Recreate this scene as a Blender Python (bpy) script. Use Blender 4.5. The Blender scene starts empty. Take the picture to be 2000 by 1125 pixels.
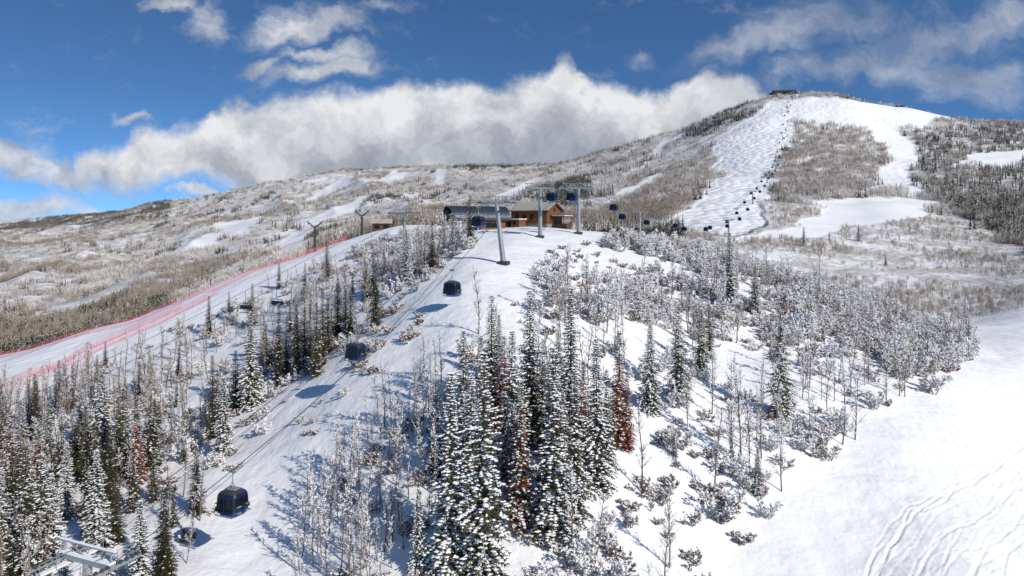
import bpy, math, random
import numpy as np
from mathutils import Vector, Matrix
F=1333.0; HZ=440.0
rng=random.Random(7); nr=np.random.RandomState(11)
scene=bpy.context.scene
COL=scene.collection

# ------------------------------------------------------------------ materials
def nodes_of(m):
    m.use_nodes=True; nt=m.node_tree; nt.nodes.clear(); return nt
def mat(name,c1,c2=None,rough=.8,scale=3.0,spec=.3,metal=0,rand=0.0,bump=0,coord='Object',detail=2):
    m=bpy.data.materials.new(name); nt=nodes_of(m); N=nt.nodes; L=nt.links
    out=N.new('ShaderNodeOutputMaterial'); b=N.new('ShaderNodeBsdfPrincipled')
    L.new(b.outputs[0],out.inputs[0]); b.inputs['Roughness'].default_value=rough
    b.inputs['Specular IOR Level'].default_value=spec; b.inputs['Metallic'].default_value=metal
    c2=c2 or tuple(x*.8 for x in c1)
    tc=N.new('ShaderNodeTexCoord'); no=N.new('ShaderNodeTexNoise'); no.inputs['Scale'].default_value=scale
    no.inputs['Detail'].default_value=detail
    L.new(tc.outputs[coord],no.inputs['Vector'])
    mx=N.new('ShaderNodeMix'); mx.data_type='RGBA'
    mr=N.new('ShaderNodeMapRange'); mr.inputs[1].default_value=.3; mr.inputs[2].default_value=.7
    L.new(no.outputs[0],mr.inputs[0]); L.new(mr.outputs[0],mx.inputs[0])
    mx.inputs[6].default_value=(*c1,1); mx.inputs[7].default_value=(*c2,1)
    col=mx.outputs[2]
    if rand:
        oi=N.new('ShaderNodeObjectInfo'); r2=N.new('ShaderNodeMapRange')
        r2.inputs[3].default_value=1-rand; r2.inputs[4].default_value=1+rand
        L.new(oi.outputs['Random'],r2.inputs[0])
        vm=N.new('ShaderNodeVectorMath'); vm.operation='SCALE'
        L.new(col,vm.inputs[0]); L.new(r2.outputs[0],vm.inputs['Scale']); col=vm.outputs[0]
    L.new(col,b.inputs['Base Color'])
    if bump:
        bp=N.new('ShaderNodeBump'); bp.inputs['Strength'].default_value=bump; bp.inputs['Distance'].default_value=.05
        L.new(no.outputs[0],bp.inputs['Height']); L.new(bp.outputs[0],b.inputs['Normal'])
    return m
M_snow=mat('tree_snow',(.90,.895,.89),(.83,.83,.84),rough=.7,scale=2)
M_needle=mat('needles',(.042,.042,.020),(.082,.070,.032),scale=1.2,rand=.3,spec=.12)
M_dead=mat('dead_needles',(.25,.075,.035),(.13,.05,.03),scale=1.5,rand=.2,spec=.1)
M_bark=mat('spruce_bark',(.09,.07,.055),(.05,.04,.035))
M_aspen=mat('aspen_bark',(.24,.18,.14),(.12,.09,.075),scale=2,rand=.25)
M_twig=mat('twigs',(.18,.12,.09),(.11,.075,.062),scale=2,rand=.25)
M_leaf=mat('dry_leaves',(.26,.16,.105),(.16,.10,.075),scale=4,rand=.2)
M_frost=mat('frosted_twigs',(.58,.54,.48),(.36,.32,.275),scale=.3,rand=.28)
M_tan=mat('bare_twigs',(.34,.275,.21),(.20,.16,.125),scale=.3,rand=.25)
M_steel=mat('galvanised_steel',(.32,.34,.35),(.24,.26,.27),rough=.5,metal=.3,scale=2)
M_dark=mat('dark_steel',(.035,.037,.042),(.05,.05,.055),rough=.5)
M_cable=mat('steel_rope',(.05,.05,.055),rough=.5)
M_navy=mat('navy_paint',(.008,.016,.055),(.010,.02,.05),rough=.35,spec=.35)
M_blue=mat('blue_paint',(.015,.05,.22),(.015,.05,.18),rough=.3,spec=.4)
M_glass=mat('tinted_glass',(.006,.007,.009),(.009,.010,.012),rough=.15,spec=.25)
M_white=mat('white_paint',(.75,.75,.75),rough=.5)
M_wood=mat('log_wall',(.20,.082,.034),(.13,.055,.024),rough=.7,scale=4,bump=.5)
M_wood2=mat('dark_timber',(.10,.05,.028),(.07,.035,.02),rough=.7,scale=4)
M_roof=mat('metal_roof',(.045,.055,.075),(.035,.042,.06),rough=.4,metal=.3,scale=2)
M_tanroof=mat('shingle_roof',(.42,.38,.33),(.33,.30,.26),scale=3)
M_stone=mat('stone',(.25,.22,.19),(.15,.13,.12),scale=3)

# ------------------------------------------------------------------ mesh builder
class MB:
    def __init__(s): s.v=[];s.f=[];s.m=[]
    def tube(s,a,b,r0,r1,n=3,m=0,cap=False):
        a=Vector(a);b=Vector(b);d=(b-a)
        if d.length<1e-6: return
        d.normalize()
        x=d.orthogonal().normalized(); y=d.cross(x); k=len(s.v)
        for i in range(n):
            t=2*math.pi*i/n; o=x*math.cos(t)+y*math.sin(t)
            s.v.append(tuple(a+o*r0)); s.v.append(tuple(b+o*r1))
        for i in range(n):
            j=(i+1)%n; s.f.append((k+2*i,k+2*j,k+2*j+1,k+2*i+1)); s.m.append(m)
        if cap:
            s.f.append(tuple(k+2*i for i in range(n))[::-1]); s.m.append(m)
            s.f.append(tuple(k+2*i+1 for i in range(n))); s.m.append(m)
    def box(s,c,h,m=0,ax=None):
        c=Vector(c); ax=ax or (Vector((1,0,0)),Vector((0,1,0)),Vector((0,0,1))); k=len(s.v)
        for i in (-1,1):
            for j in (-1,1):
                for l in (-1,1):
                    s.v.append(tuple(c+ax[0]*h[0]*i+ax[1]*h[1]*j+ax[2]*h[2]*l))
        for f in ((0,1,3,2),(4,6,7,5),(0,4,5,1),(2,3,7,6),(0,2,6,4),(1,5,7,3)):
            s.f.append(tuple(k+q for q in f)); s.m.append(m)
    def tri(s,a,b,c,m=0):
        k=len(s.v); s.v+= [tuple(a),tuple(b),tuple(c)]; s.f.append((k,k+1,k+2)); s.m.append(m)
    def blob(s,p,r,rz,m=0,R=rng):
        k=len(s.v); x,y,z=p; u=R.uniform
        a=u(0,1.5); ca,sa=math.cos(a),math.sin(a)
        for (dx,dy,dz) in ((1,0,0),(-1,0,0),(0,1,0),(0,-1,0),(0,0,1),(0,0,-.7)):
            q=r*u(.7,1.25); X=dx*q; Y=dy*q
            s.v.append((x+X*ca-Y*sa+u(-.2,.2)*r,y+X*sa+Y*ca+u(-.2,.2)*r,z+dz*rz*u(.7,1.3)))
        for f in ((0,2,4),(2,1,4),(1,3,4),(3,0,4),(2,0,5),(1,2,5),(3,1,5),(0,3,5)):
            s.f.append(tuple(k+q for q in f)); s.m.append(m)
    def mesh(s,name,mats,smooth=False):
        me=bpy.data.meshes.new(name); me.from_pydata(s.v,[],s.f)
        for m in mats: me.materials.append(m)
        me.polygons.foreach_set('material_index',s.m)
        if smooth: me.polygons.foreach_set('use_smooth',[True]*len(s.f))
        me.update(); return me
def obj(name,me,loc=(0,0,0),rz=0,sc=1,parent=None):
    o=bpy.data.objects.new(name,me); COL.objects.link(o); o.location=loc
    o.rotation_euler=(0,0,rz); o.scale=(sc,sc,sc) if not isinstance(sc,tuple) else sc
    if parent: o.parent=parent
    return o

# ------------------------------------------------------------------ terrain
def zp(d,z): return (d,HZ-F*z/d)
C={
-2600:[zp(60,-34),zp(150,-40),zp(400,-80),zp(1000,-80),zp(2500,-30),zp(5000,20)],
-1200:[zp(60,-33),zp(120,-35),zp(180,-42),zp(400,-90),zp(1000,-95),zp(2500,-40),zp(5000,10)],
-450:[(60,1150),zp(85,-31.5),zp(120,-33),zp(165,-37),zp(260,-64),zp(400,-88),zp(700,-98),zp(1100,-90),zp(2000,-50),zp(4500,15)],
0:[(59,1125),(80,950),(108,820),(140,750),(170,697),zp(260,-62),zp(400,-84),(600,650),(1000,555),(1800,480),(3000,450),(4200,436)],
150:[(59,1125),(80,950),(112,800),(150,715),(178,655),zp(260,-58),zp(400,-76),(560,640),(1000,535),(1800,466),(3000,432),(3800,422)],
300:[(59,1125),(78,950),(110,780),(145,680),(180,610),zp(260,-48),zp(400,-66),(600,600),(1000,515),(1800,443),(2800,404)],
400:[(59,1125),(77,945),(108,765),(142,660),(185,565),zp(260,-40),zp(400,-56),(600,565),(1000,495),(1800,424),(2600,390)],
500:[(60,1125),(75,950),(105,750),(140,630),(190,527),zp(260,-32),zp(400,-45),(600,530),(900,480),(1600,415),(2400,366)],
640:[(59,1125),(72,930),(95,735),(130,595),(205,482),zp(280,-22),zp(420,-30),(600,495),(900,455),(1500,400),(2300,342)],
750:[(57,1125),(70,910),(86,740),(115,590),(160,495),(215,447),zp(300,-12),zp(450,-15),(650,455),(900,430),(1500,380),(2300,332)],
900:[(56,1125),(68,900),(84,700),(98,600),(118,520),(145,470),(185,445),(215,446),zp(300,-8),zp(450,-10),(650,440),(900,415),(1500,372),(2200,333)],
1050:[(55,1125),(64,950),(74,800),(90,650),(113,540),(145,470),(175,447),(205,445),zp(300,-8),zp(450,-8),(650,428),(900,400),(1300,365),(1900,327)],
1200:[(56,1125),(68,900),(82,750),(108,600),(135,520),(168,457),zp(230,-8),zp(330,-15),(450,470),(600,430),(850,385),(1200,335),(1750,292)],
1350:[(57,1125),(76,850),(105,650),(135,540),(160,486),zp(220,-16),zp(320,-18),(420,470),(550,425),(800,360),(1150,305),(1600,250)],
1450:[(58,1125),(75,880),(100,700),(130,575),(155,520),zp(220,-20),zp(320,-22),(420,475),(560,420),(800,350),(1100,285),(1520,214)],
1530:[(58,1125),(74,900),(92,750),(120,620),(150,550),zp(220,-24),zp(320,-24),(430,475),(560,425),(800,350),(1100,275),(1450,192)],
1640:[(58,1125),(76,900),(92,765),(122,640),(150,580),zp(220,-27),zp(300,-27),(420,490),(560,435),(800,355),(1100,275),(1450,191)],
1760:[(58,1125),(76,905),(92,785),(125,660),(150,615),zp(220,-30),(300,565),(420,500),(600,420),(800,365),(1100,290),(1480,208)],
1880:[(58,1125),(80,900),(96,780),(125,685),(150,655),zp(220,-31),(300,570),(420,505),(600,430),(800,375),(1100,305),(1500,234)],
2000:[(60,1125),(85,900),(110,750),(135,680),(170,642),(230,600),(310,550),(420,500),(600,430),(800,380),(1100,310),(1520,242)],
2400:[zp(60,-34),zp(110,-31),zp(170,-32),zp(300,-28),zp(600,0),zp(1000,65),zp(1600,190)],
3100:[zp(60,-36),zp(150,-34),zp(300,-28),zp(600,0),zp(1000,60),zp(1600,150)],
4500:[zp(60,-38),zp(200,-34),zp(500,0),zp(1500,120)],
}
pts=[];val=[]
def U(px): return (px-1000)/F
for px,l in C.items():
    for d,py in l:
        pts.append((U(px)*2,math.log(d))); val.append(((HZ-py)/F*d)/(d+60))
    d,py=l[-1]; z=(HZ-py)/F*d
    for dd,zz in ((d*1.3,z*.85-12),(9500,min(z*.2,10))):
        pts.append((U(px)*2,math.log(dd))); val.append(zz/(dd+60))
    for dd,zz in ((9,-36),(28,-35)):
        pts.append((U(px)*2,math.log(dd))); val.append(zz/(dd+60))
P=np.array(pts);V=np.array(val)
def phi(r2): return np.sqrt(r2+.0064)
A=phi(((P[:,None,:]-P[None])**2).sum(2)); n=len(P)
A2=np.zeros((n+3,n+3)); A2[:n,:n]=A; A2[:n,n]=1;A2[:n,n+1:]=P;A2[n,:n]=1;A2[n+1:,:n]=P.T
w=np.linalg.solve(A2,np.concatenate([V,[0,0,0]]))
us=np.concatenate([np.linspace(-2.6,-.9,60)[:-1],np.linspace(-.9,.9,820),np.linspace(.9,2.6,60)[1:]])
ds=np.exp(np.concatenate([np.linspace(math.log(8),math.log(45),50)[:-1],np.linspace(math.log(45),math.log(150),560)[:-1],
   np.linspace(math.log(150),math.log(2600),520)[:-1],np.linspace(math.log(2600),math.log(9000),70)]))
NU,ND=len(us),len(ds)
Z=np.zeros((ND,NU))
for j in range(ND):
    lb=math.log(ds[j]); r2=(us[:,None]*2-P[None,:,0])**2+(lb-P[None,:,1])**2
    Z[j]=(phi(r2)@w[:n]+w[n]+w[n+1]*us*2+w[n+2]*lb)*(ds[j]+60)
X=ds[:,None]*us[None,:]; Y=np.repeat(ds[:,None],NU,1)
tab=nr.rand(256,256)
def vn(x,y,l,s=0):
    x=x/l+17.3*s+500; y=y/l+9.1*s+500
    xi=np.floor(x).astype(int); yi=np.floor(y).astype(int); fx=x-xi; fy=y-yi
    fx=fx*fx*fx*(fx*(fx*6-15)+10); fy=fy*fy*fy*(fy*(fy*6-15)+10)
    a=tab[yi%256,xi%256];b=tab[yi%256,(xi+1)%256];c=tab[(yi+1)%256,xi%256];d=tab[(yi+1)%256,(xi+1)%256]
    return (a*(1-fx)+b*fx)*(1-fy)+(c*(1-fx)+d*fx)*fy-.5
def sst(a,b,x):
    t=np.clip((x-a)/(b-a),0,1); return t*t*(3-2*t)
far=sst(220,700,Y)
Z+=far*(vn(X,Y,320,1)*16+vn(X,Y,120,2)*9+vn(X,Y,50,3)*4.5+vn(X,Y,22,4)*1.8)
gul=sst(500,1100,Y)*(1-sst(-.05,.2,X/Y))
Z+=gul*(10-np.abs(vn(X+Y*.35,Y*.45,190,61))*50+ (2-np.abs(vn(X+Y*.3,Y*.5,60,62))*10))
Z+=(1-far)*(vn(X,Y,17,5)*1.0+vn(X,Y,7,6)*.5+vn(X,Y,2.6,7)*.14)

def col_z(u):
    i=int(np.clip(np.searchsorted(us,u)-1,0,NU-2)); f=(u-us[i])/(us[i+1]-us[i]); return Z[:,i]*(1-f)+Z[:,i+1]*f
def H(x,y):
    x=np.atleast_1d(np.asarray(x,float)); y=np.atleast_1d(np.asarray(y,float)); u=x/y
    i=np.clip(np.searchsorted(us,u)-1,0,NU-2); j=np.clip(np.searchsorted(ds,y)-1,0,ND-2)
    f=(u-us[i])/(us[i+1]-us[i]); g=(y-ds[j])/(ds[j+1]-ds[j])
    return (Z[j,i]*(1-f)+Z[j,i+1]*f)*(1-g)+(Z[j+1,i]*(1-f)+Z[j+1,i+1]*f)*g
def h1(x,y): return float(H(x,y)[0])
def G(px,py,dmin=38,dmax=230):
    u=U(px); z=col_z(u); ok=(ds>=dmin)&(ds<=dmax); dd=ds[ok]; v=z[ok]/dd; vr=(HZ-py)/F
    k=np.nonzero(v>=vr)[0]; i=int(k[0]) if len(k) else int(np.argmax(v))
    return (u*dd[i],dd[i],z[ok][i])
def inpoly(poly,x,y):
    r=np.zeros(x.shape,bool); n=len(poly)
    for i in range(n):
        x1,y1=poly[i];x2,y2=poly[(i+1)%n]
        if y1==y2: continue
        c=((y1>y)!=(y2>y))&(x<(x2-x1)*(y-y1)/(y2-y1)+x1); r^=c
    return r
def wp(pl,dmin=38,dmax=230): return [G(a,b,dmin,dmax)[:2] for a,b in pl]

# ski tracks in soft snow (grooves)
sub=(X>15)&(X<75)&(Y<100)&(Y>44)
sx=X[sub]; sy=Y[sub]; dz=np.zeros(sx.shape)
def track(pl,wd=.16,dep=.13):
    global dz
    best=np.full(sx.shape,9.)
    for i in range(len(pl)-1):
        ax,ay=pl[i];bx,by=pl[i+1]; L2=(bx-ax)**2+(by-ay)**2+1e-9
        t=np.clip(((sx-ax)*(bx-ax)+(sy-ay)*(by-ay))/L2,0,1)
        best=np.minimum(best,np.hypot(sx-ax-t*(bx-ax),sy-ay-t*(by-ay)))
    dz+= -dep*np.exp(-(best/wd)**2)+dep*.22*np.exp(-((best-wd*2)/wd)**2)
main=[(1690,1135),(1730,1062),(1790,1002),(1865,955),(1940,905),(2040,840)]
for k in range(34):
    off=k*k*.16+k*9+rng.uniform(-24,24); ph=rng.uniform(0,6); am=rng.uniform(3,13); fr=rng.uniform(.2,.6); pl=[]; sl_=rng.uniform(-.8,.6)
    for q in range(46):
        t=q/45*(len(main)-1); i=min(int(t),len(main)-2); f=t-i
        px=main[i][0]*(1-f)+main[i+1][0]*f+off*(1+sl_*q/45); py=main[i][1]*(1-f)+main[i+1][1]*f+off*(.5+sl_*q/60)
        py+=am*math.sin(q*fr+ph)+am*.3*math.sin(q*1.3+ph); px+=am*.8*math.cos(q*fr*.8+ph)
        g=G(px,min(py,1500)); pl.append(g[:2])
    track(pl,.08+.07*rng.random(),.022+.045*rng.random()**2+(.02 if k<3 else 0))
dz+=vn(sx,sy,.9,80)*.06*(sx>30)+vn(sx,sy,.35,81)*.025*(sx>34)
Z[sub]+=dz

FARCLR=[
 [(1500,198),(1570,193),(1553,235),(1540,262),(1530,300),(1508,350),(1500,395),(1485,440),(1440,465),(1320,445),(1300,432),(1378,385),(1402,340),(1385,292),(1345,290),(1430,250),(1480,218)],
 [(1560,194),(1655,194),(1760,208),(1900,236),(1800,246),(1772,262),(1790,292),(1803,330),(1788,388),(1742,376),(1713,352),(1737,322),(1722,292),(1690,270),(1680,243),(1600,246),(1553,236)],
 [(1420,475),(1530,440),(1640,420),(1740,385),(1850,398),(1860,412),(1720,436),(1560,462),(1450,480)],
 [(1640,385),(1760,388),(1740,410),(1620,425)],
 [(500,522),(560,453),(610,452),(606,478),(560,505)],
 [(1140,408),(1275,332),(1285,345),(1160,420)],[(1180,375),(1300,268),(1318,274),(1215,352)],
 [(590,392),(660,352),(720,345),(650,378)],[(735,352),(770,332),(805,336),(770,362)],[(838,366),(850,330),(875,330),(862,365)],
 [(1850,330),(1920,300),(2010,288),(2010,312),(1900,330)],
 [(420,440),(520,420),(480,460),(430,470)],[(960,392),(1040,352),(1060,352),(1000,390)],[(560,440),(700,385),(720,390),(600,450)],
 [(330,480),(460,452),(440,470),(350,500)],
]
clr=[wp(p,250,5000) for p in FARCLR]
DARK=wp([(1775,262),(1850,248),(2100,240),(2100,520),(1960,470),(1860,405),(1795,385),(1805,330)],250,5000)
TAN=wp([(1545,262),(1680,248),(1720,295),(1735,330),(1700,365),(1640,378),(1505,395),(1530,300)],250,5000)
TAN2=wp([(1150,425),(1285,330),(1380,295),(1398,345),(1370,385),(1300,430)],250,5000)
cm=np.zeros(X.shape)
WX=X+vn(X,Y,60,71)*26*far+vn(X,Y,18,72)*10*far; WY=Y+vn(X,Y,60,73)*40*far
def maskw(poly): return inpoly(poly,WX,WY).astype(float)
for c in clr: cm=np.maximum(cm,maskw(c))
mog=np.maximum(maskw(clr[0]),maskw(clr[1])*.6)
forest=sst(215,300,Y)*(1-cm)
for _ in range(2):
    for q_ in (mog,forest):
        q_[1:-1,1:-1]=(q_[:-2,1:-1]+q_[2:,1:-1]+q_[1:-1,:-2]+q_[1:-1,2:]+q_[1:-1,1:-1])/5

me=bpy.data.meshes.new('snowy_mountain_terrain')
co=np.stack([X,Y,Z],2).reshape(-1,3).astype(np.float32)
me.vertices.add(NU*ND); me.vertices.foreach_set('co',co.ravel())
jj,ii=np.meshgrid(np.arange(ND-1),np.arange(NU-1),indexing='ij'); a=(jj*NU+ii).ravel()
q=np.stack([a,a+1,a+NU+1,a+NU],1).astype(np.int32); nf=len(q)
me.loops.add(nf*4); me.loops.foreach_set('vertex_index',q.ravel())
me.polygons.add(nf); me.polygons.foreach_set('loop_start',np.arange(0,nf*4,4,dtype=np.int32))
me.polygons.foreach_set('use_smooth',np.ones(nf,bool)); me.update(calc_edges=True)
for nm,ar in (('forest',forest),('mogul',mog),('tan',np.maximum(maskw(TAN),maskw(TAN2)*.6)),('dark',maskw(DARK))):
    at=me.attributes.new(nm,'FLOAT','POINT'); at.data.foreach_set('value',ar.ravel().astype(np.float32))
ter=obj('snowy_mountain_terrain',me)
m=bpy.data.materials.new('snow_ground'); nt=nodes_of(m); N=nt.nodes; L=nt.links
def nn(t,**k):
    x=N.new(t)
    for a_,b_ in k.items(): setattr(x,a_,b_)
    return x
out=nn('ShaderNodeOutputMaterial'); b=nn('ShaderNodeBsdfPrincipled'); L.new(b.outputs[0],out.inputs[0])
b.inputs['Roughness'].default_value=.6; b.inputs['Specular IOR Level'].default_value=.2
tc=nn('ShaderNodeTexCoord')
def noise(sc,det=4,ro=.55):
    x=nn('ShaderNodeTexNoise'); x.inputs['Scale'].default_value=sc; x.inputs['Detail'].default_value=det; x.inputs['Roughness'].default_value=ro
    L.new(tc.outputs['Object'],x.inputs['Vector']); return x.outputs[0]
def mrange(s,a,b_,c=0,d=1,sm=True):
    x=nn('ShaderNodeMapRange'); 
    if sm: x.interpolation_type='SMOOTHSTEP'
    for k,v_ in ((1,a),(2,b_),(3,c),(4,d)): x.inputs[k].default_value=v_
    L.new(s,x.inputs[0]); return x.outputs[0]
def mth(op,a,b_=None,c=None):
    x=nn('ShaderNodeMath',operation=op)
    for k,v_ in enumerate((a,b_,c)):
        if v_ is None: continue
        if isinstance(v_,(int,float)): x.inputs[k].default_value=v_
        else: L.new(v_,x.inputs[k])
    return x.outputs[0]
def mixc(f,a,b_):
    x=nn('ShaderNodeMix',data_type='RGBA')
    for k,v_ in ((0,f),(6,a),(7,b_)):
        if isinstance(v_,tuple): x.inputs[k].default_value=(*v_,1)
        elif isinstance(v_,(int,float)): x.inputs[k].default_value=v_
        else: L.new(v_,x.inputs[k])
    return x.outputs[2]
def attr(nm): x=nn('ShaderNodeAttribute',attribute_name=nm); return x.outputs['Fac']
fo=attr('forest'); mo=attr('mogul')
sn=mixc(noise(.15,3),(.87,.865,.86),(.80,.80,.81))
br=mixc(attr('tan'),(.43,.395,.35),(.34,.28,.22)); br=mixc(attr('dark'),br,(.20,.19,.17))
ff=mth('MULTIPLY',fo,mrange(noise(.03,6,.75),.40,.56,.05,.78))
colr=mixc(ff,sn,br)
L.new(colr,b.inputs['Base Color'])
h=mth('ADD',mth('MULTIPLY',noise(.35,2),.40),mth('MULTIPLY',noise(2.2,3),.08))
vo=nn('ShaderNodeTexVoronoi'); vo.inputs['Scale'].default_value=.11; L.new(tc.outputs['Object'],vo.inputs['Vector'])
h=mth('ADD',h,mth('MULTIPLY',mth('MULTIPLY',vo.outputs['Distance'],-2.6),mo))
h=mth('ADD',h,mth('MULTIPLY',mth('MULTIPLY',noise(.2,4),2.5),fo))
bp=nn('ShaderNodeBump'); bp.inputs['Strength'].default_value=.8; bp.inputs['Distance'].default_value=1.0
L.new(h,bp.inputs['Height']); L.new(bp.outputs[0],b.inputs['Normal'])
me.materials.append(m)

# ------------------------------------------------------------------ tree prototypes
def spruce_mesh(seed,h=16,r=1.75,snow=.6,dead=0.0):
    R=random.Random(seed); u=R.uniform; mb=MB()
    mb.tube((0,0,-.8),(0,0,h*.97),.2,.02,6,0)
    z=.7; ph=[u(0,6) for _ in range(3)]
    while z<h*.985:
        t=z/h; rr=(r*(1-t)**.8+.10)*(1+.16*math.sin(z*1.3+ph[0])+.1*math.sin(z*3.1+ph[1]))
        if t<.12: rr*=.6+3*t
        nb=int(4+5*(1-t)+u(0,2)); a0=u(0,6)
        for i in range(nb):
            az=a0+i*6.283/nb+u(-.4,.4); Lb=rr*u(.45,1.3); dr=-.55+.9*t+u(-.15,.15)
            c,s_=math.cos(az),math.sin(az); st=max(2,int(Lb/.25)); isd=R.random()<dead and t<.8
            bs=R.random()<(snow+.3)
            for k in range(1,st+1):
                f=k/st; px=c*Lb*f; py=s_*Lb*f; pz=z+dr*Lb*f*(.5+.5*f)
                sz=.30*(1-.35*f)+.06; sz*=(.55+.45*(1-t))
                mi=2 if isd else 1
                for da in (0,.95,-.95):
                    a=az+da+u(-.3,.3); q=sz*u(1.1,1.9); w_=sz*.35
                    ca,sa=math.cos(a),math.sin(a)
                    tip=(px+ca*q,py+sa*q,pz-q*u(.2,.65))
                    mb.tri((px-sa*w_,py+ca*w_,pz),(px+sa*w_,py-ca*w_,pz),tip,mi)
                if bs and R.random()<snow*(.6+.55*f):
                    mb.blob((px+c*.08+u(-.05,.05),py+s_*.08+u(-.05,.05),pz+.06),sz*u(.6,1.25),sz*u(.25,.5),3,R)
        z+=u(.17,.30)
    return mb.mesh('spruce',[M_bark,M_needle,M_dead,M_snow])
SPR=[spruce_mesh(1,16,1.9,.68),spruce_mesh(2,16,1.7,.82),spruce_mesh(3,16,2.1,.58),spruce_mesh(4,16,1.75,.36)]
SPRD=[spruce_mesh(5,16,1.8,.36,.95),spruce_mesh(6,16,1.6,.55,.55)]
SPRG=[spruce_mesh(8,16,1.8,.13),spruce_mesh(9,16,1.6,.24)]

def grow(mb,R,p,d,L_,r,lev,mx,cfg):
    n=cfg['n'][lev]; p=Vector(p); d=Vector(d).normalized(); sl=L_/n
    for i in range(n):
        w_=cfg['wig'][lev]
        d=(d+Vector((R.uniform(-w_,w_),R.uniform(-w_,w_),R.uniform(-w_,w_)+cfg['up'][lev]))).normalized()
        q=p+d*sl; r1=r*(1-(i+1)/n*.75) ; r0=r*(1-i/n*.75)
        mb.tube(p,q,r0,r1,5 if lev==0 else 3,0 if lev<2 else 1)
        if abs(d.z)<.93 and R.random()<cfg['snow'] and lev>0:
            o=Vector((0,0,r0*1.0+.010)); mb.tube(p+o,q+o,r0*.8+cfg['st'],r1*.8+cfg['st']*.7,3,2)
        if lev>=1 and R.random()<cfg['blob']:
            z_=R.uniform(.05,.13)*cfg.get('bs',1); mb.blob((q.x,q.y,q.z+.03),z_,z_*.6,2,R)
        if lev>=2 and R.random()<cfg.get('leaf',0):
            for _ in range(2):
                s=.10; c=q+Vector((R.uniform(-s,s),R.uniform(-s,s),R.uniform(-s,s)))
                mb.tri(c,c+Vector((R.uniform(-s,s),R.uniform(-s,s),-s)),c+Vector((R.uniform(-s,s),s,R.uniform(-s,s))),3)
        if lev<mx and (i+1)/n>cfg['start'][lev]:
            for _ in range(cfg['ch'][lev]):
                if R.random()<.85:
                    a=R.uniform(0,6.283); x=d.orthogonal().normalized(); y=d.cross(x)
                    sp=cfg['ang'][lev]*R.uniform(.7,1.3)
                    nd=d*math.cos(sp)+(x*math.cos(a)+y*math.sin(a))*math.sin(sp)
                    grow(mb,R,p.lerp(q,R.random()),nd,cfg['len'][lev]*L_*R.uniform(.5,1.1)*(1.15-.6*(i+1)/n),max(r1*.5,cfg['rmin']),lev+1,mx,cfg)
        p=q
def aspen_mesh(seed,h=9,snow=.35,blob=.1,rad=.095):
    R=random.Random(seed); mb=MB()
    cfg=dict(n=[9,4,3],wig=[.07,.17,.25],up=[.03,.14,.08],snow=snow,st=.007,blob=blob,start=[.28,.15,1],ch=[4,3,0],ang=[.8,.65],len=[.2,.5],rmin=.015,bs=.9)
    grow(mb,R,(0,0,-.5),(R.uniform(-.08,.08),R.uniform(-.08,.08),1),h,rad,0,2,cfg)
    return mb.mesh('aspen',[M_aspen,M_twig,M_snow,M_leaf])
def shrub_mesh(seed,h=3.6,snow=.6,blob=.3,stems=6,leaf=0.1,spread=.75):
    R=random.Random(seed); mb=MB()
    cfg=dict(n=[5,4,3],wig=[.25,.3,.35],up=[.05,.05,.05],snow=snow,st=.015,blob=blob,start=[.25,.2,1],ch=[3,3,0],ang=[.9,.8],len=[.42,.5],rmin=.017,leaf=leaf,bs=1.15)
    for k in range(stems):
        a=6.283*k/stems+R.uniform(-.4,.4); s=R.uniform(.15,spread)
        grow(mb,R,(math.cos(a)*.3,math.sin(a)*.3,-.3),(math.cos(a)*s,math.sin(a)*s,1),h*R.uniform(.7,1.05),.06,0,2,cfg)
    return mb.mesh('shrub',[M_twig,M_twig,M_snow,M_leaf])
ASP=[aspen_mesh(20,9,.4,.14),aspen_mesh(21,9.5,.6,.36),aspen_mesh(22,8.5,.12,.02),aspen_mesh(23,9,.5,.24)]
SHR=[shrub_mesh(30,snow=.7,blob=.38,leaf=.3),shrub_mesh(31,3.8,.9,.62,7,.1),shrub_mesh(32,3.2,.55,.25,6,.5),shrub_mesh(33,3.4,.8,.5,5,.2)]
LOW=[shrub_mesh(34,1.5,.3,.08,6,.35,1.1),shrub_mesh(35,1.7,.2,.05,5,.2,1.0)]

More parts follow.
